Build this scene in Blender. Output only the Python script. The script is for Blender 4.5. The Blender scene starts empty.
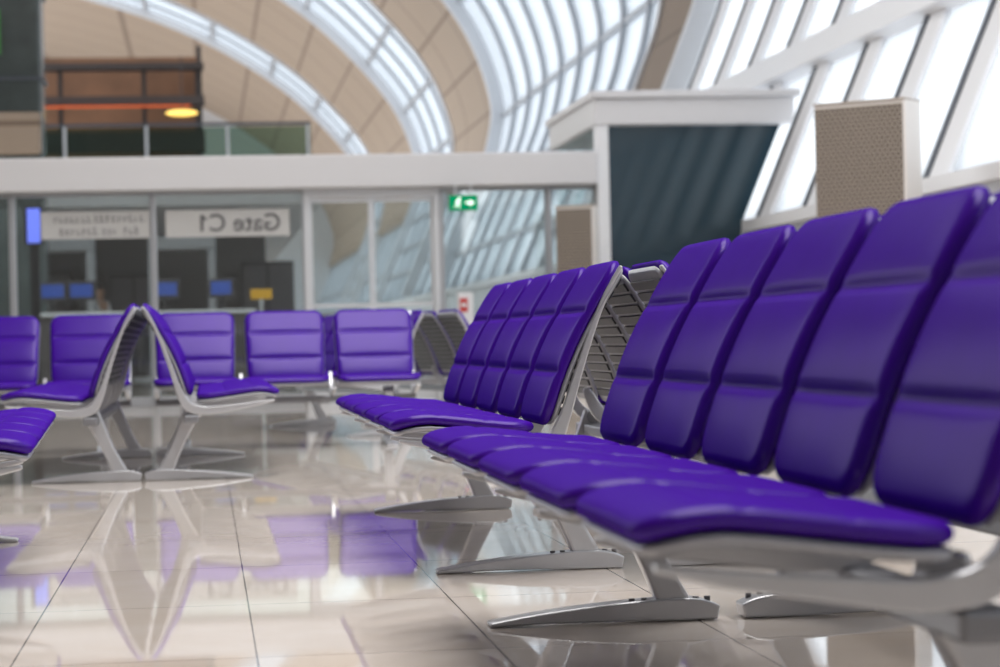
import bpy, bmesh, math, random
from mathutils import Vector, Matrix
random.seed(4)
S = bpy.context.scene
COL = S.collection
S.view_settings.view_transform = 'Standard'
PI = math.pi
FPX = 2361.0
CAM_H = 0.634

# ------------------------------------------------------------------ camera
th = math.radians(7.12); ph = 0.0020; roll = math.radians(1.3)
F = Vector((math.sin(th)*math.cos(ph), math.cos(th)*math.cos(ph), math.sin(ph)))
r0 = Vector((math.cos(th), -math.sin(th), 0))
u0 = r0.cross(F)
uu = u0*math.cos(roll) + r0*math.sin(roll)
rr = r0*math.cos(roll) - u0*math.sin(roll)
cam_d = bpy.data.cameras.new('camera')
cam = bpy.data.objects.new('camera', cam_d); COL.objects.link(cam)
cam.matrix_world = Matrix(((rr.x, uu.x, -F.x, 0), (rr.y, uu.y, -F.y, 0), (rr.z, uu.z, -F.z, CAM_H), (0, 0, 0, 1)))
cam_d.lens = 85; cam_d.sensor_width = 36
cam_d.clip_end = 500
cam_d.dof.use_dof = True; cam_d.dof.focus_distance = 6.3; cam_d.dof.aperture_fstop = 4.5
S.camera = cam

def at(px, py, q):
    d = rr*((px-500)/FPX) + uu*(-(py-333.5)/FPX) + F
    k = q/d.y
    return Vector((d.x*k, q, CAM_H + d.z*k))

# ------------------------------------------------------------------ materials
def lin(c):
    out = []
    for v in c[:3]:
        v = v/255.0
        out.append(v/12.92 if v <= .04045 else ((v+.055)/1.055)**2.4)
    return (*out, 1)
MATS = {}
def mat(name, rgb, rough=.5, metal=0, emit=None, es=0, noise=0, nscale=20, bump=0, bscale=200, spec=.5, alpha=1):
    if name in MATS: return MATS[name]
    m = bpy.data.materials.new(name); m.use_nodes = True
    nt = m.node_tree; b = nt.nodes['Principled BSDF']
    b.inputs['Base Color'].default_value = lin(rgb)
    b.inputs['Roughness'].default_value = rough
    b.inputs['Metallic'].default_value = metal
    b.inputs['Specular IOR Level'].default_value = spec
    b.inputs['Alpha'].default_value = alpha
    if emit:
        b.inputs['Emission Color'].default_value = lin(emit); b.inputs['Emission Strength'].default_value = es
    tc = nt.nodes.new('ShaderNodeTexCoord')
    if noise:
        n = nt.nodes.new('ShaderNodeTexNoise'); n.inputs['Scale'].default_value = nscale; n.inputs['Detail'].default_value = 4
        nt.links.new(tc.outputs['Object'], n.inputs['Vector'])
        mx = nt.nodes.new('ShaderNodeMixRGB'); mx.inputs['Color1'].default_value = lin([max(0, c*(1-noise)) for c in rgb]); mx.inputs['Color2'].default_value = lin([min(255, c*(1+noise)) for c in rgb])
        nt.links.new(n.outputs['Fac'], mx.inputs['Fac']); nt.links.new(mx.outputs['Color'], b.inputs['Base Color'])
    if bump:
        n = nt.nodes.new('ShaderNodeTexNoise'); n.inputs['Scale'].default_value = bscale; n.inputs['Detail'].default_value = 3
        nt.links.new(tc.outputs['Object'], n.inputs['Vector'])
        bp = nt.nodes.new('ShaderNodeBump'); bp.inputs['Strength'].default_value = bump; bp.inputs['Distance'].default_value = .002
        nt.links.new(n.outputs['Fac'], bp.inputs['Height']); nt.links.new(bp.outputs['Normal'], b.inputs['Normal'])
    MATS[name] = m
    return m
def glass(name, tint, refl, diffuse=0.0, dcol=(230, 232, 235)):
    m = bpy.data.materials.new(name); m.use_nodes = True
    nt = m.node_tree; nt.nodes.clear()
    out = nt.nodes.new('ShaderNodeOutputMaterial')
    tr = nt.nodes.new('ShaderNodeBsdfTransparent'); tr.inputs['Color'].default_value = lin(tint)
    gl = nt.nodes.new('ShaderNodeBsdfGlossy'); gl.inputs['Roughness'].default_value = .03
    df = nt.nodes.new('ShaderNodeBsdfTranslucent'); df.inputs['Color'].default_value = lin(dcol)
    m1 = nt.nodes.new('ShaderNodeMixShader'); m1.inputs[0].default_value = diffuse
    m2 = nt.nodes.new('ShaderNodeMixShader'); m2.inputs[0].default_value = refl
    nt.links.new(tr.outputs[0], m1.inputs[1]); nt.links.new(df.outputs[0], m1.inputs[2])
    nt.links.new(m1.outputs[0], m2.inputs[1]); nt.links.new(gl.outputs[0], m2.inputs[2])
    nt.links.new(m2.outputs[0], out.inputs[0])
    return m
def leather():
    m = mat('purple_leather', (60, 17, 138), .45, noise=.06, nscale=6, bump=.10, bscale=350, spec=0)
    nt = m.node_tree; b = nt.nodes['Principled BSDF']; out = nt.nodes['Material Output']
    g = nt.nodes.new('ShaderNodeBsdfGlossy'); g.inputs['Roughness'].default_value = .24; g.inputs['Color'].default_value = (.78, .68, 1, 1)
    mx = nt.nodes.new('ShaderNodeMixShader'); mx.inputs[0].default_value = .030
    nt.links.new(b.outputs[0], mx.inputs[1]); nt.links.new(g.outputs[0], mx.inputs[2]); nt.links.new(mx.outputs[0], out.inputs[0])
    return m
M_PURPLE = leather()
M_ALU = mat('cast_aluminium', (194, 195, 199), .28, .5, noise=.03, nscale=15)
M_SHELL = mat('grey_shell', (164, 165, 171), .4, .35)
M_SLAT = mat('slat_grey', (56, 57, 63), .45, .3)
M_BOLT = mat('dark_bolt', (96, 96, 100), .4, .6)
M_BEAM = mat('beam_steel', (136, 137, 142), .4, .6)
M_WHITE = mat('white_paint', (226, 227, 230), .5)
M_FRAME = mat('frame_grey', (204, 206, 210), .45, .1)
M_MULL = mat('mullion_grey', (164, 166, 171), .4, .2)
M_LATTICE = mat('lattice_grey', (158, 163, 170), .5)
M_DARKFR = mat('frame_dark', (76, 82, 92), .5)
M_FASCIA = mat('fascia_metal', (208, 207, 209), .4, .05)
M_DARK = mat('dark_interior', (56, 53, 56), .7)
M_WALL = mat('grey_wall', (116, 112, 111), .7)  # one even mid grey for the plain walls
M_GLASS = glass('clear_glass', (232, 239, 239), .15)
M_PANE = glass('roof_pane', (228, 231, 234), .03, .5, (228, 231, 234))
M_PANE2 = glass('vault_pane', (214, 218, 222), .03, .5, (208, 213, 218))
M_TEAL = mat('teal_glass', (42, 60, 70), .08, spec=.4)
M_RAILGLASS = glass('green_glass', (196, 214, 206), .05)
def beige_mat(name, c1, c2):
    m = bpy.data.materials.new(name); m.use_nodes = True
    nt = m.node_tree; b = nt.nodes['Principled BSDF']; L = nt.links.new
    tc = nt.nodes.new('ShaderNodeTexCoord'); sp = nt.nodes.new('ShaderNodeSeparateXYZ'); L(tc.outputs['Object'], sp.inputs[0])
    def seam(axis, freq, w):
        ml = nt.nodes.new('ShaderNodeMath'); ml.operation = 'MULTIPLY'; ml.inputs[1].default_value = freq; L(sp.outputs[axis], ml.inputs[0])
        fr = nt.nodes.new('ShaderNodeMath'); fr.operation = 'FRACT'; L(ml.outputs[0], fr.inputs[0])
        lt = nt.nodes.new('ShaderNodeMath'); lt.operation = 'LESS_THAN'; lt.inputs[1].default_value = w; L(fr.outputs[0], lt.inputs[0])
        return lt
    a = seam('Z', .8, .06); c = seam('Y', .22, .03)
    mm = nt.nodes.new('ShaderNodeMath'); mm.operation = 'MAXIMUM'; L(a.outputs[0], mm.inputs[0]); L(c.outputs[0], mm.inputs[1])
    mx = nt.nodes.new('ShaderNodeMixRGB'); mx.inputs['Color1'].default_value = lin(c1); mx.inputs['Color2'].default_value = lin(c2)
    L(mm.outputs[0], mx.inputs['Fac']); L(mx.outputs[0], b.inputs['Base Color'])
    b.inputs['Roughness'].default_value = .75
    return m
M_BEIGE = beige_mat('beige_panel', (166, 150, 134), (128, 112, 98))
M_BROWN = beige_mat('brown_panel', (128, 112, 98), (110, 95, 82))

def floor_mat():
    m = bpy.data.materials.new('polished_tile'); m.use_nodes = True
    nt = m.node_tree; b = nt.nodes['Principled BSDF']; L = nt.links.new
    tc = nt.nodes.new('ShaderNodeTexCoord')
    mp = nt.nodes.new('ShaderNodeMapping'); mp.inputs['Location'].default_value = (.4, .1, 0)
    L(tc.outputs['Object'], mp.inputs['Vector'])
    br = nt.nodes.new('ShaderNodeTexBrick'); br.offset = 0; br.squash = 1
    br.inputs['Scale'].default_value = 1; br.inputs['Brick Width'].default_value = .49; br.inputs['Row Height'].default_value = .98
    br.inputs['Mortar Size'].default_value = .0024; br.inputs['Mortar Smooth'].default_value = .3
    br.inputs['Color1'].default_value = lin((220, 209, 199)); br.inputs['Color2'].default_value = lin((212, 201, 191)); br.inputs['Mortar'].default_value = lin((104, 95, 89))
    L(mp.outputs[0], br.inputs['Vector'])
    n = nt.nodes.new('ShaderNodeTexNoise'); n.inputs['Scale'].default_value = 3.5; n.inputs['Detail'].default_value = 6
    L(tc.outputs['Object'], n.inputs['Vector'])
    mx = nt.nodes.new('ShaderNodeMixRGB'); mx.blend_type = 'OVERLAY'; mx.inputs['Fac'].default_value = .18
    L(br.outputs['Color'], mx.inputs['Color1']); L(n.outputs['Fac'], mx.inputs['Color2'])
    L(mx.outputs[0], b.inputs['Base Color'])
    n2 = nt.nodes.new('ShaderNodeTexNoise'); n2.inputs['Scale'].default_value = 1.6; n2.inputs['Detail'].default_value = 2
    L(tc.outputs['Object'], n2.inputs['Vector'])
    bp = nt.nodes.new('ShaderNodeBump'); bp.inputs['Strength'].default_value = .03; bp.inputs['Distance'].default_value = .004
    L(n2.outputs['Fac'], bp.inputs['Height']); L(bp.outputs['Normal'], b.inputs['Normal'])
    b.inputs['Roughness'].default_value = .03
    b.inputs['IOR'].default_value = 1.66
    return m

# ------------------------------------------------------------------ helpers
def obj(name, bm, m, parent=None, smooth=False, loc=None, bevel=0):
    bmesh.ops.recalc_face_normals(bm, faces=bm.faces)
    me = bpy.data.meshes.new(name); bm.to_mesh(me); bm.free()
    me.materials.append(m)
    if smooth:
        for p in me.polygons: p.use_smooth = True
    o = bpy.data.objects.new(name, me); COL.objects.link(o)
    if parent: o.parent = parent
    if loc: o.location = loc
    if bevel:
        md = o.modifiers.new('bevel', 'BEVEL'); md.width = bevel; md.segments = 2; md.limit_method = 'ANGLE'; md.angle_limit = math.radians(40)
    return o
def box(bm, x0, x1, y0, y1, z0, z1, M=None):
    vs = [Vector((x, y, z)) for x in (x0, x1) for y in (y0, y1) for z in (z0, z1)]
    if M: vs = [M(v) for v in vs]
    v = [bm.verts.new(p) for p in vs]
    for f in ((0, 1, 3, 2), (4, 6, 7, 5), (0, 4, 5, 1), (2, 3, 7, 6), (0, 2, 6, 4), (1, 5, 7, 3)):
        bm.faces.new([v[i] for i in f])
def cyl(bm, p0, p1, r0_, r1_=None, n=20):
    p0 = Vector(p0); p1 = Vector(p1); r1_ = r0_ if r1_ is None else r1_
    ax = (p1-p0).normalized(); a = ax.orthogonal().normalized(); b = ax.cross(a)
    A = []; Bv = []
    for i in range(n):
        t = 2*PI*i/n; d = a*math.cos(t)+b*math.sin(t)
        A.append(bm.verts.new(p0+d*r0_)); Bv.append(bm.verts.new(p1+d*r1_))
    for i in range(n):
        j = (i+1) % n; bm.faces.new((A[i], A[j], Bv[j], Bv[i]))
    bm.faces.new(A[::-1]); bm.faces.new(Bv)
def catmull(pts, n=6):
    out = []
    for i in range(len(pts)-1):
        p0 = pts[max(i-1, 0)]; p1 = pts[i]; p2 = pts[i+1]; p3 = pts[min(i+2, len(pts)-1)]
        for k in range(n):
            t = k/n
            out.append(tuple(.5*((2*b)+(-a+c)*t+(2*a-5*b+4*c-d)*t*t+(-a+3*b-3*c+d)*t**3) for a, b, c, d in zip(p0, p1, p2, p3)))
    out.append(tuple(pts[-1]))
    return out
def strip(bm, pts, a0, a1, M, smooth=6):
    """tapered band following planar points (h,z,width), extruded from a0 to a1"""
    P = catmull(pts, smooth) if smooth else pts
    rows = []
    for i, (h, z, w) in enumerate(P):
        j = max(i-1, 0); k = min(i+1, len(P)-1)
        t = Vector((P[k][0]-P[j][0], P[k][1]-P[j][1])).normalized(); n = Vector((-t.y, t.x))
        rows.append([bm.verts.new(M(h+n.x*w/2*sg, z+n.y*w/2*sg, a)) for sg, a in ((1, a0), (1, a1), (-1, a1), (-1, a0))])
    for i in range(len(rows)-1):
        for k in range(4):
            l = (k+1) % 4
            bm.faces.new((rows[i][k], rows[i][l], rows[i+1][l], rows[i+1][k]))
    bm.faces.new(rows[0]); bm.faces.new(rows[-1][::-1])
def empty(name, loc=(0, 0, 0), rz=0):
    o = bpy.data.objects.new(name, None); COL.objects.link(o)
    o.location = loc; o.rotation_euler = (0, 0, rz); o.empty_display_size = .1
    return o
def tag(o, label=None, cat=None, group=None, kind=None):
    if label: o['label'] = label
    if cat: o['category'] = cat
    if group: o['group'] = group
    if kind: o['kind'] = kind
    return o
def dup(root):
    r = root.copy(); COL.objects.link(r)
    for ch in list(root.children):
        c = ch.copy(); COL.objects.link(c); c.parent = r
        for g in list(ch.children):
            d = g.copy(); COL.objects.link(d); d.parent = c
    return r

# ------------------------------------------------------------------ bench
PITCH = .552; HW = .246
def pad(bm, hw, hl, r, tt, tb, re, mapf, nx=22, ny=22, seams=(), sd=.009, sw=.010, bulge=0, zo=0):
    xs = [hw*(t*(1.5-.5*t*t)) for t in [-1+2*i/nx for i in range(nx+1)]]
    ys = [hl*(t*(1.5-.5*t*t)) for t in [-1+2*i/ny for i in range(ny+1)]]
    for s in seams:
        ys = [y for y in ys if abs(y-s) > 2.6*sw] + [s+k*sw for k in (-2.2, -1.3, -.6, 0, .6, 1.3, 2.2)]
    ys.sort()
    edges = [-hl]+sorted(seams)+[hl]
    top = {}; bot = {}
    for i, x in enumerate(xs):
        for j, y in enumerate(ys):
            dx = abs(x)-(hw-r); dy = abs(y)-(hl-r); X, Y = x, y
            if dx > 0 and dy > 0:
                m = max(dx, dy); d = math.hypot(dx, dy)
                X = math.copysign(hw-r+dx*m/d, x); Y = math.copysign(hl-r+dy*m/d, y); e = r-m
            else: e = min(hw-abs(x), hl-abs(y))
            f = min(max(e/re, 0), 1); pr = math.sqrt(max(0, 1-(1-f)**2))
            bl = 0
            for a, b in zip(edges[:-1], edges[1:]):
                if a <= Y <= b:
                    q = (Y-a)/(b-a); bl = bulge*math.sin(PI*q)**.6*(1-(X/hw)**4) if 0 < q < 1 else 0
            z = tt*pr + bl - sum(sd*math.exp(-((Y-s)/sw)**2)*min(1, e/.03) for s in seams)
            bd = i in (0, len(xs)-1) or j in (0, len(ys)-1)
            top[i, j] = bm.verts.new(mapf(X, Y, zo+(0 if bd else z)))
            bot[i, j] = top[i, j] if bd else bm.verts.new(mapf(X, Y, zo-tb*pr))
    for i in range(len(xs)-1):
        for j in range(len(ys)-1):
            for g, fl in ((top, 0), (bot, 1)):
                q = [g[i, j], g[i+1, j], g[i+1, j+1], g[i, j+1]]
                u = []
                for v in q:
                    if v not in u: u.append(v)
                if len(u) >= 3:
                    try: bm.faces.new(u[::-1] if fl else u)
                    except ValueError: pass
BL = .236    # half length of back
def backC(v):
    return Vector((.262-.190*v+.020*math.sin(PI*min(max(v, 0), 1))-.022*v*v, .398+.436*v))
def map_back(x, y, z):
    v = (y+BL)/(2*BL); c = backC(v); t = (backC(v+.01)-backC(v-.01)).normalized()
    return Vector((x*(1-.05*(1-v)), c.x+t.y*z, c.y-t.x*z))
SL = .197
def seatC(w):
    k = max(0, (w-.66)/.34); b = max(0, (.25-w)/.25)
    return Vector((.290+.388*w, .388+.050*w-.034*k*k+.008*b*b))
def map_seat(x, y, z):
    w = (y+SL)/(2*SL); c = seatC(w); t = (seatC(w+.01)-seatC(w-.01)).normalized()
    return Vector((x, c.x-t.y*z, c.y+t.x*z))
def prof_map(h, z, a): return Vector((a, h, z))

def make_bench(n=5, inset=.2):
    root = empty('airport_bench')
    Ltot = n*PITCH
    for i in range(n):
        sx = -Ltot/2+PITCH*(i+.5)
        if i == 0:
            bm = bmesh.new(); pad(bm, HW+.004, SL, .060, .014, .014, .018, map_seat, nx=24, ny=24, seams=(-.06, .07), sd=.003, sw=.008, bulge=.003)
            seat = obj('seat', bm, M_PURPLE, root, True)
            bm = bmesh.new(); pad(bm, HW+.006, SL-.001, .059, .004, .012, .014, map_seat, 12, 12, zo=-.020)
            obj('seat_shell', bm, M_SHELL, seat, True)
            bm = bmesh.new(); pad(bm, HW, BL, .065, .016, .012, .020, map_back, seams=(-.085, .085), sd=.0065, sw=.010, bulge=.0058)
            back = obj('backrest', bm, M_PURPLE, root, True)
            bm = bmesh.new(); pad(bm, HW+.004, BL-.006, .062, .005, .009, .012, map_back, 10, 12, zo=-.016)
            obj('back_shell', bm, M_SHELL, back, True)
            bm = bmesh.new()
            for k in range(12):
                y = -.187+.034*k
                box(bm, -.219, .219, y-.012, y+.012, -.031, -.0245, lambda v: map_back(v.x, v.y, v.z))
            obj('back_slats', bm, M_SLAT, back)
            for o in (seat, back): o.location.x = sx
        else:
            for a in (seat, back):
                c = a.copy(); COL.objects.link(c); c.parent = root; c.location.x = sx
                for g in a.children:
                    d = g.copy(); COL.objects.link(d); d.parent = c
    br0 = None
    for s in (-Ltot/2+.044, Ltot/2-.044):
        if br0 is None:
            bm = bmesh.new()
            strip(bm, [(.655, .368, .010), (.56, .352, .022), (.44, .336, .031), (.33, .327, .039), (.252, .348, .044), (.212, .42, .030), (.175, .53, .021), (.130, .66, .017), (.087, .76, .014), (.050, .820, .009)], -.013, .013, prof_map)
            br0 = obj('side_bracket', bm, M_ALU, root, bevel=.004); br0.location.x = s
        else:
            c = br0.copy(); COL.objects.link(c); c.parent = root; c.location.x = s
    ar0 = None
    for i in range(1, n):
        s = -Ltot/2+PITCH*i
        if ar0 is None:
            bm = bmesh.new()
            strip(bm, [(.64, .358, .010), (.56, .344, .020), (.44, .331, .028), (.33, .324, .036), (.247, .346, .046), (.205, .41, .04), (.190, .45, .02)], -.010, .010, prof_map)
            ar0 = obj('seat_arm', bm, M_ALU, root, bevel=.004); ar0.location.x = s
        else:
            c = ar0.copy(); COL.objects.link(c); c.parent = root; c.location.x = s
    bm = bmesh.new(); box(bm, -Ltot/2+.03, Ltot/2-.03, .230, .300, .268, .308)
    obj('beam', bm, M_BEAM, root, bevel=.008)
    leg0 = None
    for s in (-Ltot/2+inset, Ltot/2-inset):
        if leg0 is None:
            bm = bmesh.new(); strip(bm, [(.282, .342, .095), (.240, .26, .070), (.185, .14, .058), (.135, .035, .072)], -.027, .027, prof_map)
            leg0 = obj('leg', bm, M_ALU, root, bevel=.008); leg0.location.x = s
            bm = bmesh.new()
            strip(bm, [(.550, .0055, .009), (.46, .014, .020), (.36, .0205, .031), (.25, .0245, .041), (.14, .0265, .049), (.08, .0245, .045), (.040, .0175, .030)], -.036, .036, prof_map)
            obj('foot', bm, M_ALU, leg0, bevel=.006)
            for u in (.062, .088, .205, .232):
                bm = bmesh.new(); cyl(bm, (-.012, u, .04), (-.012, u, .052), .007, n=10)
                obj('bolt', bm, M_BOLT, leg0)
            bm = bmesh.new(); cyl(bm, (-.033, .268, .332), (.033, .268, .332), .026, n=24)
            obj('pivot_cap', bm, M_BEAM, leg0)
        else:
            c = leg0.copy(); COL.objects.link(c); c.parent = root; c.location.x = s
            for g in leg0.children:
                d = g.copy(); COL.objects.link(d); d.parent = c
    return root
HL = 5*PITCH/2
bench0 = make_bench()
used = [False]
def place(p, q, rz, label, o=None):
    if o is None: o = bench0 if not used[0] else dup(bench0); used[0] = True
    o.location = (p, q, 0); o.rotation_euler = (0, 0, rz)
    tag(o, label, 'bench', 'purple airport benches')
LEFT, RIGHT, FRONT, BACK = PI/2, -PI/2, PI, 0
place(1.155, 2.60+HL, LEFT, 'large purple five-seat bench nearest the camera on the right, facing the aisle')
place(1.130, 2.60+HL, RIGHT, 'bench turned away behind the nearest right-hand bench, only its feet showing below')
place(1.158, 6.18+HL, LEFT, 'sharp purple five-seat bench in the middle, just beyond the nearest right-hand bench')
place(1.165, 6.18+HL, RIGHT, 'bench turned away behind the sharp middle bench, slatted back frame at its end')
place(-.337, 11.1+HL, RIGHT, 'purple bench in the left back-to-back pair with seats facing right into the aisle')
place(-.273, 11.1+HL, LEFT, 'purple bench in the left back-to-back pair with seats facing the left edge')
place(-1.125, 6.72, RIGHT+math.radians(2.4), 'purple bench cut by the left edge of the photo, only its seat fronts visible')
place(.49, 14.85, FRONT, 'purple three-seat bench facing the camera in front of the glass gate wall', make_bench(3))
place(-.975, 14.85, FRONT, 'purple two-seat bench facing the camera at the left, partly behind the back-to-back pair', make_bench(2))
t12 = math.radians(11)
place(1.24, 16.98, LEFT+t12, 'distant purple bench seen end-on beyond the camera-facing row, seats turned left')
place(1.37, 17.02, RIGHT+t12, 'distant bench seen end-on beyond the camera-facing row, turned right with slatted back')

# ------------------------------------------------------------------ floor
bm = bmesh.new(); box(bm, -30, 6.2, -6, 131, -.2, 0)
tag(obj('floor', bm, floor_mat()), kind='structure')

# ------------------------------------------------------------------ right wall and vaulted roof
WS = 5.85
PROF = catmull([(WS, 1.82), (6.22, 2.7), (6.59, 3.57), (7.0, 4.55), (7.33, 5.5), (7.4, 6.6), (6.8, 8.3), (5.6, 9.9), (3.6, 11.8), (.6, 13.7), (-3, 15.2), (-8, 16.5), (-14, 17.2)], 5)
NP = len(PROF)
def band(bm, pts, q0, q1, w, inward=0):
    strip(bm, [(p, z, w) for p, z in pts], q0, q1, lambda h, z, a: Vector((h, a, z)), 0)
def rib(bm, i0, i1, qc, qw, depth):
    band(bm, [PROF[i] for i in range(i0, i1+1)], qc-qw/2, qc+qw/2, depth)
def rail(bm, i, q0, q1, h, depth):
    a = Vector(PROF[max(i-1, 0)]); b = Vector(PROF[min(i+1, NP-1)]); t = (b-a).normalized(); c = Vector(PROF[i])
    p0 = c-t*h/2; p1 = c+t*h/2
    band(bm, [tuple(p0), tuple(p1)], q0, q1, depth)
bm = bmesh.new(); box(bm, WS, WS+.3, -6, 131, 0, 1.72); tag(obj('wall_right', bm, M_FRAME), kind='structure')
bm = bmesh.new(); box(bm, WS-.1, WS+.32, -6, 131, 1.72, 1.84); tag(obj('trim_1', bm, M_WHITE), kind='structure')
bm = bmesh.new(); box(bm, -14.3, -14, -6, 26, 0, 17.2); tag(obj('unseen_wall_left', bm, M_WALL), kind='structure')  # unseen wall, added to cut sky light from the left
bm = bmesh.new(); box(bm, -14, WS+.3, -6.3, -6, 0, 17.2); tag(obj('unseen_wall_back', bm, M_WALL), kind='structure')  # unseen wall behind the camera, added to cut ambient sky light
bays = [(-6, 32.8), (35.8, 57.8), (67, 78.7), (93.5, 101.5)]
beige = [(32.8, 35.8), (57.8, 67), (78.7, 93.5), (101.5, 131)]
NL = 16    # below this profile point the far wall is glazed all along
TOP0 = 37  # above this point the unseen near roof is made solid to cut skylight
wn = 1
for k, (a, b) in enumerate(bays):
    r = empty('window_%d' % wn, (0, 0, 0)); wn += 1
    tag(r, kind='structure')
    bm = bmesh.new()
    band(bm, PROF[:TOP0+1] if k == 0 else PROF, a, b, .02); obj('pane', bm, M_PANE if k == 0 else M_PANE2, r)
    bm = bmesh.new()
    if k == 0:
        q = -5.2
        while q < b: rib(bm, 0, TOP0, q, .46, .10); q += 1.95
        for i in (10, 23, 30, 36): rail(bm, i, a, b, .36 if i == 10 else .2, .34 if i == 10 else .12)
        obj('window_frame', bm, M_WHITE, r)
        bm = bmesh.new(); q = -5.2
        while q < b-.5:
            rib(bm, 0, TOP0, q+.285, .11, .14); q += 1.95
        obj('mullion', bm, M_DARKFR, r)
    else:
        step = (0, 2.44, 2.9, 2.7)[k]; q = a+step
        while q < b-.2:
            rib(bm, 0, NP-1, q, (0, .20, .22, .22)[k], (0, .18, .16, .14)[k]); q += step
        for i in range(5, NP, (0, 9, 5, 4)[k]): rail(bm, i, a, b, (0, .12, .14, .18)[k], .12)
        obj('window_frame', bm, M_LATTICE, r)
for k, (a, b) in enumerate(beige):
    if k:
        r = empty('window_%d' % wn, (0, 0, 0)); wn += 1; tag(r, kind='structure')
        bm = bmesh.new(); band(bm, PROF[:NL+1], a, b, .02); obj('pane', bm, M_PANE2, r)
        bm = bmesh.new(); q = a+.7
        while q < b: rib(bm, 0, NL, q, .2, .14); q += 3
        rail(bm, 6, a, b, .12, .1); obj('window_frame', bm, M_LATTICE, r)
    bm = bmesh.new(); band(bm, PROF[NL:] if k else PROF, a, b, .5)
    tag(obj('ceiling', bm, M_BEIGE if k else M_BROWN), kind='structure')
bm = bmesh.new(); band(bm, PROF[TOP0:], -6, 32.8, .3)
tag(obj('ceiling', bm, M_BEIGE), kind='structure')
bm = bmesh.new()
for (a, b) in beige:
    for q in (a, b): rib(bm, 0, NP-1, q, .22, .62)
tag(obj('trim_2', bm, M_FRAME), kind='structure')
bm = bmesh.new(); box(bm, -16, 7.6, 131, 131.4, 0, 18.5); tag(obj('wall_far', bm, M_FRAME), kind='structure')

# ------------------------------------------------------------------ glass gate partition at q = 25
Q = 25.0
posts = [-6.0, -4.7, -3.4, -1.98, -.53, 1.06, 2.49, 3.65, 4.18]
ZB, ZT = 2.25, 2.60
bm = bmesh.new(); box(bm, -6.6, 4.18, Q-.25, Q+.25, ZB, ZT)
tag(obj('trim_3', bm, M_FASCIA, bevel=.02), kind='structure')
for i in range(len(posts)-1):
    a, b = posts[i], posts[i+1]
    if abs(a-1.06) < .01: continue
    r = empty('window_%d' % wn, ((a+b)/2, Q, 0)); wn += 1; tag(r, kind='structure')
    h = (b-a)/2
    bm = bmesh.new()
    box(bm, -h, -h+.05, -.07, .07, 0, ZB); box(bm, h-.02, h, -.05, .05, 0, ZB)
    box(bm, -h+.05, h-.02, -.04, .04, 0, .1); box(bm, -h+.05, h-.02, -.04, .04, ZB-.04, ZB)
    obj('window_frame', bm, M_MULL, r, bevel=.006)
    bm = bmesh.new(); box(bm, -h+.05, h-.02, -.008, .008, .1, ZB-.04); obj('pane', bm, M_GLASS, r)
# sliding door
r = empty('door_1', (1.775, Q, 0)); tag(r, kind='structure')
bm = bmesh.new()
for x in (-.715, .655): box(bm, x, x+.06, -.08, .08, 0, ZB)
box(bm, -.655, .655, -.08, .08, ZB-.09, ZB); obj('door_frame', bm, M_FRAME, r, bevel=.006)
for s in (-1, 1):
    x0, x1 = (-.65, -.005) if s < 0 else (.005, .65)
    bm = bmesh.new(); box(bm, x0, x0+.025, -.03, .03, .01, ZB-.10); box(bm, x1-.025, x1, -.03, .03, .01, ZB-.10)
    box(bm, x0+.025, x1-.025, -.03, .03, .01, .14); box(bm, x0+.025, x1-.025, -.03, .03, ZB-.14, ZB-.10); box(bm, x0+.025, x1-.025, -.03, .03, 1.0, 1.035)
    lf = obj('door_leaf', bm, M_FRAME, r)
    bm = bmesh.new(); box(bm, x0+.025, x1-.025, -.006, .006, .14, 1.0); box(bm, x0+.025, x1-.025, -.006, .006, 1.035, ZB-.14); obj('door_glass', bm, M_GLASS, lf)

# ------------------------------------------------------------------ gate signs
M_SIGN = mat('sign_white', (208, 206, 204), .6, alpha=.64)
M_TXT = mat('sign_text', (92, 92, 94), .7)
def text_mesh(body, h, mirrored, align='CENTER'):
    c = bpy.data.curves.new('t', 'FONT'); c.body = body; c.align_x = align; c.align_y = 'CENTER'; c.size = 1
    c.offset = .012
    o = bpy.data.objects.new('t', c); COL.objects.link(o)
    bpy.context.view_layer.update()
    me = bpy.data.meshes.new_from_object(o.evaluated_get(bpy.context.evaluated_depsgraph_get()))
    bpy.data.objects.remove(o)
    for v in me.vertices:
        x, y = v.co.x*h, v.co.y*h
        v.co = Vector((-x if mirrored else x, 0, y))
    return me
def sign(px0, px1, py0, py1, label):
    a = at(px0, py1, Q+.05); b = at(px1, py0, Q+.05)
    w = (b.x-a.x)/2; h = (b.z-a.z)/2
    r = empty('gate_sign', ((a.x+b.x)/2, Q-.03, (a.z+b.z)/2)); tag(r, label, 'sign')
    bm = bmesh.new(); box(bm, -w, w, -.006, .006, -h, h); obj('sign_panel', bm, M_SIGN, r)
    return r, w, h
XM = lambda h, z, a: Vector((h, a, z))
r, w, h = sign(166, 289, 209, 238, 'white gate sign on the glass with mirrored dark gate number lettering')
me = text_mesh('Gate C', .255, True); me.materials.append(M_TXT)
o = bpy.data.objects.new('lettering', me); COL.objects.link(o); o.parent = r; o.location = (.18, -.010, -.005)
bm = bmesh.new()
strip(bm, [(-.27, -.085, .032), (-.27, .088, .032)], -.012, -.009, XM, 0)
strip(bm, [(-.265, .075, .028), (-.220, .038, .024)], -.012, -.009, XM, 0)
obj('numeral', bm, M_TXT, r)
r, w, h = sign(42, 156, 211, 240, 'white sign on the glass with two small blurred lines of text')
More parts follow.
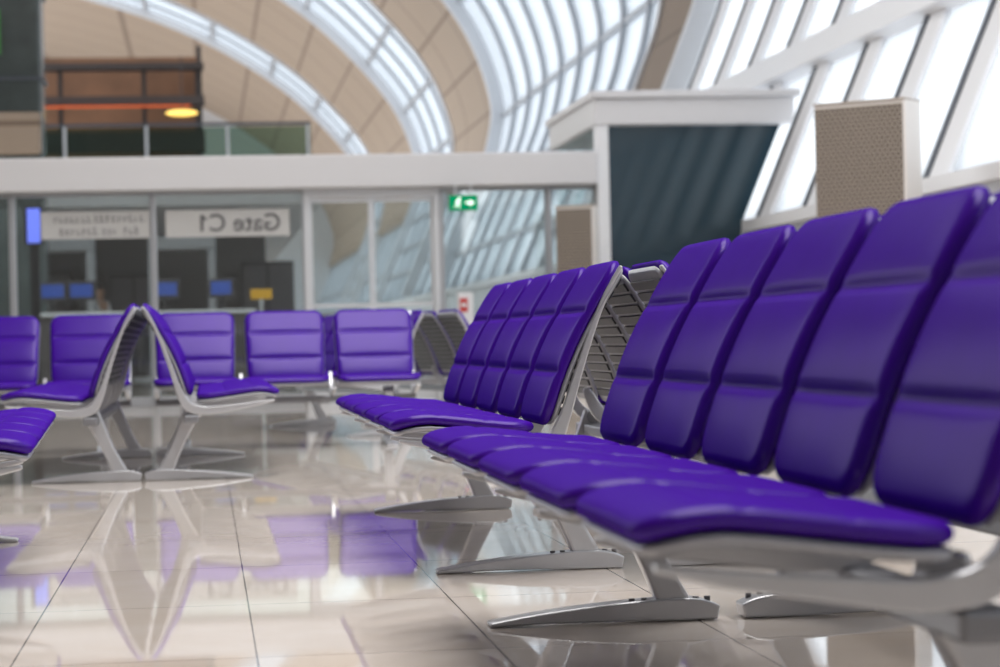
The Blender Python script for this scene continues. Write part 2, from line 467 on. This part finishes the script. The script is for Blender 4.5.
for zz, segs in ((.068, [(-.46, -.10), (-.04, .14), (.20, .46)]), (-.062, [(-.40, -.02), (.04, .20), (.26, .42)])):
    bm = bmesh.new()
    for a, b in segs:
        x = a
        while x < b:
            hh = random.choice((.055, .07, .085)); ww = random.uniform(.013, .019)
            box(bm, x, x+ww, -.011, -.007, zz-.042, zz-.042+hh)
            if random.random() < .7: box(bm, x+ww, x+ww+.028, -.011, -.007, zz-.042, zz-.030)
            if random.random() < .6: box(bm, x+ww, x+ww+.026, -.011, -.007, zz+.002, zz+.013)
            x += ww+.042
    obj('lettering', bm, mat('sign_text_pale', (118, 117, 118), .7), r)

# exit sign
c = at(463, 203, 24.4)
r = empty('exit_sign', c); tag(r, 'green illuminated exit sign with white running figure beside the glass door', 'sign')
bm = bmesh.new(); box(bm, -.15, .15, -.03, .03, -.08, .08); obj('housing', bm, mat('sign_housing', (40, 120, 90), .5), r, bevel=.006)
bm = bmesh.new(); box(bm, -.147, .147, -.036, -.031, -.077, .077); obj('sign_face', bm, mat('exit_green', (0, 110, 70), .6, emit=(0, 150, 95), es=.6, spec=0), r)
MW = mat('exit_white', (240, 255, 245), .4, emit=(240, 255, 245), es=.9)
bm = bmesh.new()
def st(pts): strip(bm, pts, -.041, -.037, XM, 0)
cyl(bm, (-.040, -.041, .048), (-.040, -.037, .048), .013, n=12)
st([(-.052, .034, .02), (-.062, -.010, .016)]); st([(-.052, .024, .009), (-.034, .010, .009), (-.022, .018, .008)]); st([(-.056, .024, .009), (-.078, .018, .009), (-.086, .0, .008)])
st([(-.060, -.010, .013), (-.040, -.022, .012), (-.046, -.055, .010)]); st([(-.064, -.012, .013), (-.074, -.034, .012), (-.098, -.04, .010)])
obj('running_figure', bm, MW, r)
bm = bmesh.new(); st([(.02, 0, .018), (.07, 0, .018)]); strip(bm, [(.065, 0, .065), (.115, 0, .004)], -.041, -.037, XM, 0)
obj('arrow', bm, MW, r)
for s in (-1, 1):
    bm = bmesh.new(); cyl(bm, (s*.08, 0, .08), (s*.08, 0, ZB-c.z+.01), .008); obj('hanger', bm, M_FRAME, r)

# ------------------------------------------------------------------ boarding vestibule right of the partition
q0 = 24.9
r = empty('boarding_vestibule', (4.18, q0, 0)); tag(r, 'white-roofed entrance booth with dark teal glass beside the leaning windows', 'entrance booth')
bm = bmesh.new(); box(bm, -.02, 2.16, -.12, 3.2, 2.88, 3.16); box(bm, -.06, 2.22, -.18, 3.26, 3.16, 3.24); obj('roof_slab', bm, M_FASCIA, r, bevel=.012)
bm = bmesh.new(); box(bm, 0, .13, -.1, .1, 0, 2.88); obj('corner_post', bm, M_WHITE, r, bevel=.01)
bm = bmesh.new()
vs = [(.14, .0), (1.56, .0), (1.56, 1.70), (1.60, 1.88), (2.02, 2.87), (.14, 2.87)]
fa = [bm.verts.new((x, -.03, z)) for x, z in vs]; fb = [bm.verts.new((x, .0, z)) for x, z in vs]
bm.faces.new(fa); bm.faces.new(fb[::-1])
for i in range(len(vs)):
    j = (i+1) % len(vs); bm.faces.new((fa[i], fb[i], fb[j], fa[j]))
obj('glass_front', bm, M_TEAL, r)
bm = bmesh.new(); box(bm, .05, .07, .1, 3.1, .1, 2.88); obj('glass_side', bm, M_GLASS, r)

# ------------------------------------------------------------------ air conditioning towers
def mesh_mat():
    m = bpy.data.materials.new('perforated_sheet'); m.use_nodes = True
    nt = m.node_tree; b = nt.nodes['Principled BSDF']; tc = nt.nodes.new('ShaderNodeTexCoord'); L = nt.links.new
    br = nt.nodes.new('ShaderNodeTexBrick'); br.offset = .5
    mp = nt.nodes.new('ShaderNodeMapping'); mp.inputs['Rotation'].default_value = (PI/2, 0, 0); L(tc.outputs['Object'], mp.inputs['Vector'])
    br.inputs['Scale'].default_value = 1; br.inputs['Brick Width'].default_value = .042; br.inputs['Row Height'].default_value = .032
    br.inputs['Mortar Size'].default_value = .0076; br.inputs['Mortar Smooth'].default_value = .1
    br.inputs['Color1'].default_value = lin((46, 42, 39)); br.inputs['Color2'].default_value = lin((54, 49, 45)); br.inputs['Mortar'].default_value = lin((152, 141, 130))
    L(mp.outputs[0], br.inputs['Vector']); L(br.outputs['Color'], b.inputs['Base Color'])
    b.inputs['Roughness'].default_value = .6
    return m
M_MESH = mesh_mat()
def tower(px, q, deg, w, d, H, label):
    a = at(px, 340, q)
    r = empty('air_conditioner', (a.x, q, 0), math.radians(deg)); tag(r, label, 'air conditioner')
    bm = bmesh.new(); box(bm, -w, w, 0, d, 0, H); obj('cabinet', bm, mat('ac_cabinet', (226, 221, 216), .5), r, bevel=.012)
    bm = bmesh.new(); box(bm, -w+.012, w-.02, -.012, 0, .15, H-.03); obj('grille', bm, M_MESH, r)
    bm = bmesh.new(); box(bm, -w, w, -.012, d, H-.004, H+.012); obj('top_cap', bm, mat('ac_cap', (176, 166, 156), .5), r, bevel=.004)
tower(864, 17.2, -40, .37, .30, 2.34, 'tall taupe perforated air conditioning tower in front of the leaning windows')
tower(577, 24.1, -30, .21, .14, 1.98, 'smaller grey-brown perforated tower against the glass, left of the white booth post')

# ------------------------------------------------------------------ upper storey on the left, behind the gate wall
bm = bmesh.new(); box(bm, -12, 1.8, 36, 62, 2.75, 3.1); tag(obj('floor_upper', bm, M_FASCIA), kind='structure')
bm = bmesh.new(); box(bm, -12, 1.2, 46, 46.2, 0, 2.75); tag(obj('wall_lower_back', bm, M_WALL), kind='structure')
r = empty('balustrade', (0, 40, 3.1)); tag(r, 'glass balustrade with dark rail along the upper floor edge', 'railing')
bm = bmesh.new(); box(bm, -9, 1.85, -.03, .03, 1.22, 1.27); obj('handrail', bm, M_DARKFR, r)
x = -9.0
while x < 1.86:
    bm = bmesh.new(); box(bm, x-.025, x+.025, -.03, .03, 0, 1.22); obj('baluster', bm, M_FRAME, r); x += 1.35
bm = bmesh.new(); box(bm, -9, 1.85, -.008, .008, .06, 1.2); obj('glass_panel', bm, M_RAILGLASS, r)
M_WOOD = mat('orange_wood_glow', (112, 80, 58), .55, noise=.4, nscale=.9, emit=(150, 85, 45), es=.05)  # faint emission puts upstairs lamp glow into the wood colour
M_UMBER = mat('umber_frame', (62, 54, 51), .6)
r = empty('shop_front', (-1.8, 52, 3.1)); tag(r, 'brown timber shop front with glowing orange strip on the upper floor', 'shop front')
bm = bmesh.new(); box(bm, -4, 1.8, 3.9, 4.1, 0, 4.3); obj('back_wall', bm, M_WOOD, r)
bm = bmesh.new(); box(bm, 1.75, 1.85, .12, 3.9, 0, 4.1); obj('side_wall', bm, M_UMBER, r)
bm = bmesh.new()
for xx in (-3.0, -1.2, .6, 1.75): box(bm, xx-.05, xx+.05, 0, .14, 0, 3.7)
box(bm, -4, 1.9, -.3, .3, 3.55, 3.68); box(bm, -4, 1.9, -.2, .12, 1.75, 2.2); box(bm, -4, 1.9, -.5, .12, 2.76, 2.94); obj('frame', bm, M_UMBER, r)
bm = bmesh.new(); box(bm, -1.8, 1.6, -.65, -.52, 2.69, 2.72); obj('light_strip', bm, mat('orange_light', (235, 110, 50), .5, emit=(205, 75, 40), es=.4), r)
bm = bmesh.new(); box(bm, -3.5, 1.8, -.6, -.1, 0, 1.3); obj('counter', bm, mat('counter_brown', (116, 106, 98), .5), r, bevel=.02)
c = at(182, 113, 50)
bm = bmesh.new(); bmesh.ops.create_uvsphere(bm, u_segments=20, v_segments=10, radius=1, matrix=Matrix.Diagonal((.34, .2, .07, 1)))
rl = empty('pendant_lamp', c); tag(rl, 'glowing yellow pendant lamp hanging above the upper floor', 'lamp')
obj('lamp_shade', bm, mat('yellow_lamp', (255, 215, 110), .5, emit=(255, 210, 100), es=1.2), rl, True)
bm = bmesh.new(); cyl(bm, (0, 0, .06), (0, 0, 1.2), .012, n=8); obj('cord', bm, M_DARK, rl)
cx = at(8, 100, 34).x
r = empty('support_column', (cx, 34, 0)); tag(r, 'dark green-grey column at the left edge with pale collar', 'column')
bm = bmesh.new(); box(bm, -.5, .5, -.4, .4, 0, 12); obj('shaft', bm, mat('column_dark', (70, 78, 78), .2, noise=.3, nscale=2), r, bevel=.05)
bm = bmesh.new(); box(bm, -.56, .48, -.48, .48, 3.35, 3.95); obj('collar', bm, M_BEIGE, r, bevel=.05)
bm = bmesh.new(); box(bm, -.5, -.05, -.46, -.41, 4.75, 5.4); obj('green_panel', bm, mat('green_panel', (70, 140, 70), .5), r)
bm = bmesh.new()
for zz in (4.4, 5.6, 6.8): box(bm, -.53, .53, -.44, .44, zz, zz+.04)
obj('band', bm, M_DARKFR, r)

# ------------------------------------------------------------------ things behind the gate glass
M_SCREEN = mat('blue_screen', (40, 70, 150), .3, emit=(50, 85, 170), es=.3)
for px, q, lab in ((85, 32, 'dark check counter on the left behind the gate glass, below the blurred text sign'), (205, 32, 'dark check counter behind the gate glass, below the gate number sign'), (290, 38, 'dark check counter further back, right of the yellow sign')):
    c = at(px, 330, q)
    r = empty('service_counter', (c.x, q, 0)); tag(r, lab, 'counter')
    bm = bmesh.new(); box(bm, -.62, .62, -.3, .3, 0, 1.05); obj('body', bm, mat('counter_dark', (78, 74, 76), .5), r, bevel=.02)
    bm = bmesh.new(); box(bm, -.68, .68, -.38, .34, 1.05, 1.10); obj('counter_top', bm, M_FRAME, r, bevel=.01)
for px, rz, lab in ((52, .3, 'leftmost blue monitor behind the gate glass'), (82, -.2, 'second blue monitor from the left behind the gate glass'), (165, .15, 'third blue monitor from the left behind the gate glass'), (222, -.5, 'rightmost blue monitor behind the gate glass')):
    c = at(px, 280, 32)
    r = empty('monitor', (c.x, 31.95, 1.10), rz); tag(r, lab, 'monitor', 'monitors on the check counters')
    bm = bmesh.new(); cyl(bm, (0, 0, 0), (0, 0, .015), .1); cyl(bm, (0, 0, .015), (0, 0, .2), .02); obj('stand', bm, M_DARK, r)
    bm = bmesh.new(); box(bm, -.19, .19, -.03, .01, .16, .42); obj('casing', bm, M_DARK, r, bevel=.01)
    bm = bmesh.new(); box(bm, -.15, .15, -.036, -.031, .21, .38); obj('screen', bm, M_SCREEN, r)
for px, w_, h_, lab in ((134, .45, 2.0, 'tall dark cabinet far behind the gate glass, right of the white-shirted person'), (268, .5, 2.2, 'tall dark cabinet far behind the gate glass, above the yellow sign'), (40, .6, 2.1, 'wide dark cabinet far behind the gate glass near the left edge')):
    c = at(px, 300, 45.2)
    r = empty('cabinet', (c.x, 45.4, 0)); tag(r, lab, 'cabinet')
    bm = bmesh.new(); box(bm, -w_, w_, -.3, .3, .06, h_); obj('body', bm, M_DARK, r, bevel=.02)
    for s in (-1, 1):
        bm = bmesh.new(); box(bm, s*w_/2-w_*.46, s*w_/2+w_*.46, -.33, -.3, .12, h_-.06); obj('door', bm, mat('cabinet_door', (96, 92, 94), .4), r)
    bm = bmesh.new(); box(bm, -w_, w_, -.26, .26, 0, .06); obj('plinth', bm, M_FRAME, r)
for px, q, lab in ((183, 36.5, 'grey metal walk-through frame behind the gate glass below the gate number sign'), (62, 36.5, 'grey metal walk-through frame behind the gate glass below the blurred text sign')):
    c = at(px, 300, q)
    r = empty('walk_through_frame', (c.x, q, 0)); tag(r, lab, 'metal detector')
    for s in (-1, 1):
        bm = bmesh.new(); box(bm, s*.45-.06, s*.45+.06, -.28, .28, 0, 2.1); obj('side_panel', bm, M_MULL, r, bevel=.02)
    bm = bmesh.new(); box(bm, -.51, .51, -.28, .28, 2.1, 2.3); obj('top_panel', bm, M_MULL, r, bevel=.02)
for i, (x, y, lab) in enumerate(((-3.2, 38, 'round ceiling lamp behind the gate glass, far left of the row'), (-1.6, 38, 'round ceiling lamp behind the gate glass, above the left walk-through frame'), (0, 38, 'round ceiling lamp behind the gate glass, near the gate number sign'))):
    r = empty('ceiling_lamp', (x, y, 2.75)); tag(r, lab, 'lamp', 'round lamps under the upper floor')
    bm = bmesh.new(); cyl(bm, (0, 0, -.05), (0, 0, 0), .16, n=24); obj('housing', bm, M_FRAME, r)
    bm = bmesh.new(); cyl(bm, (0, 0, -.058), (0, 0, -.051), .13, n=24); obj('diffuser', bm, mat('warm_lamp', (255, 235, 200), .5, emit=(255, 235, 200), es=3), r)
c = at(34, 229, 26.5)
r = empty('information_screen', (c.x, 26.5, 0)); tag(r, 'bright blue upright information screen at the far left behind the glass', 'screen')
bm = bmesh.new(); box(bm, -.05, .05, -.03, .03, 0, 1.8); box(bm, -.25, .25, -.2, .2, 0, .03); obj('stand', bm, M_DARK, r)
bm = bmesh.new(); box(bm, -.11, .11, -.05, .03, 1.78, 2.2); obj('casing', bm, M_DARK, r)
bm = bmesh.new(); box(bm, -.07, .07, -.056, -.051, 1.8, 2.18); obj('screen', bm, mat('bright_screen', (120, 130, 255), .3, emit=(120, 135, 255), es=1.4), r)
c = at(261, 285, 29)
r = empty('floor_sign_stand', (c.x, 29, 0)); tag(r, 'small yellow sign on a thin stand behind the gate glass', 'sign')
bm = bmesh.new(); cyl(bm, (0, 0, 0), (0, 0, .03), .15); cyl(bm, (0, 0, .03), (0, 0, 1.2), .02); obj('stand', bm, M_FRAME, r)
bm = bmesh.new(); box(bm, -.13, .13, -.02, .0, 1.18, 1.30); obj('sign_panel', bm, mat('yellow_panel', (225, 170, 40), .5, emit=(235, 180, 40), es=.2), r)
c = at(465, 302, 24.6)
r = empty('fire_call_point', (c.x, 24.6, 0)); tag(r, 'small red and white fire point post right of the glass door', 'fire point')
bm = bmesh.new(); box(bm, -.08, .08, -.06, .06, 0, 1.12); obj('post', bm, M_WHITE, r, bevel=.01)
bm = bmesh.new(); box(bm, -.06, .02, -.075, -.061, .92, 1.06); obj('red_panel', bm, mat('red_panel', (195, 50, 48), .5), r)
bm = bmesh.new(); box(bm, -.045, .005, -.082, -.076, .97, 1.01); obj('white_label', bm, M_WHITE, r)

# a person far behind the counters (blurred)
def skin_obj(name, V, E, R, m, parent):
    me = bpy.data.meshes.new(name); me.from_pydata(V, E, []); me.materials.append(m)
    o = bpy.data.objects.new(name, me); COL.objects.link(o); o.parent = parent
    md = o.modifiers.new('skin', 'SKIN'); md.use_smooth_shade = True
    for i, rad in enumerate(R):
        me.skin_vertices[0].data[i].radius = (rad, rad*.8)
    me.skin_vertices[0].data[0].use_root = True
    o.modifiers.new('sub', 'SUBSURF').levels = 2; o.modifiers['sub'].render_levels = 2
    return o
def person(loc, rz, shirt, trousers, label):
    r = empty('person', loc, rz); tag(r, label, 'person')
    V = [(0, 0, .95), (0, 0, 1.12), (0, 0, 1.32), (0, 0, 1.46), (0, -.012, 1.54), (0, -.012, 1.62), (0, 0, 1.69)]
    E = [(0, 1), (1, 2), (2, 3), (3, 4), (4, 5), (5, 6)]; R = [.13, .12, .14, .055, .068, .082, .06]
    for s in (-1, 1):
        b = len(V)
        V += [(s*.17, 0, 1.39), (s*.235, .02, 1.13), (s*.21, -.13, .96), (s*.19, -.20, .92)]
        E += [(2, b), (b, b+1), (b+1, b+2), (b+2, b+3)]; R += [.055, .042, .032, .03]
        b = len(V)
        V += [(s*.095, 0, .86), (s*.10, -.02, .49), (s*.10, .02, .09), (s*.11, -.13, .035)]
        E += [(0, b), (b, b+1), (b+1, b+2), (b+2, b+3)]; R += [.085, .06, .042, .034]
    skin_obj('body', V, E, R, mat('skin_tone', (190, 145, 118), .6), r)
    V = [(0, 0, .90), (0, 0, 1.12), (0, 0, 1.33), (0, 0, 1.43)]; E = [(0, 1), (1, 2), (2, 3)]; R = [.155, .14, .155, .075]
    for s in (-1, 1):
        b = len(V); V += [(s*.175, 0, 1.38), (s*.235, .02, 1.14)]; E += [(2, b), (b, b+1)]; R += [.07, .058]
    skin_obj('shirt', V, E, R, shirt, r)
    V = [(0, 0, .96)]; E = []; R = [.145]
    for s in (-1, 1):
        b = len(V); V += [(s*.095, 0, .84), (s*.10, -.02, .49), (s*.10, .02, .10)]; E += [(0, b), (b, b+1), (b+1, b+2)]; R += [.10, .075, .065]
    skin_obj('trousers', V, E, R, trousers, r)
    bm = bmesh.new(); bmesh.ops.create_uvsphere(bm, u_segments=20, v_segments=12, radius=1, matrix=Matrix.Translation((0, .022, 1.655)) @ Matrix.Diagonal((.092, .095, .085, 1)))
    obj('hair', bm, mat('dark_hair', (38, 32, 30), .6), r, True)
M_TROUS = mat('dark_trousers', (44, 44, 52), .8)
p = at(100, 300, 41.0); person((p.x, 41.0, 0), .9, mat('white_shirt', (235, 235, 238), .8), M_TROUS, 'person in a white shirt standing far behind the left check counter')

# ------------------------------------------------------------------ light
w = bpy.data.worlds.new('sky'); S.world = w; w.use_nodes = True
bg = w.node_tree.nodes['Background']
bg.inputs['Color'].default_value = (.98, .99, 1, 1); bg.inputs['Strength'].default_value = 2.5
def area(name, loc, rot, sx, sy, e, col=(1, .98, .955)):
    l = bpy.data.lights.new(name, 'AREA'); l.shape = 'RECTANGLE'; l.size = sx; l.size_y = sy; l.energy = e; l.color = col
    o = bpy.data.objects.new(name, l); COL.objects.link(o); o.location = loc; o.rotation_euler = rot
area('lounge_fill', (1.6, 8.0, 9), (0, 0, 0), 4.5, 13, 1450)  # added overhead fill for the seats and floor, no fixture modelled
area('gate_front_fill', (0, 21.0, 7.5), (0, 0, 0), 7, 3, 210)  # added fill that lifts the fascia and gate front
area('gate_fill', (-1.5, 31, 2.6), (0, 0, 0), 7, 6, 140, (1, .97, .94))  # added fill to brighten the interior behind the gate glass
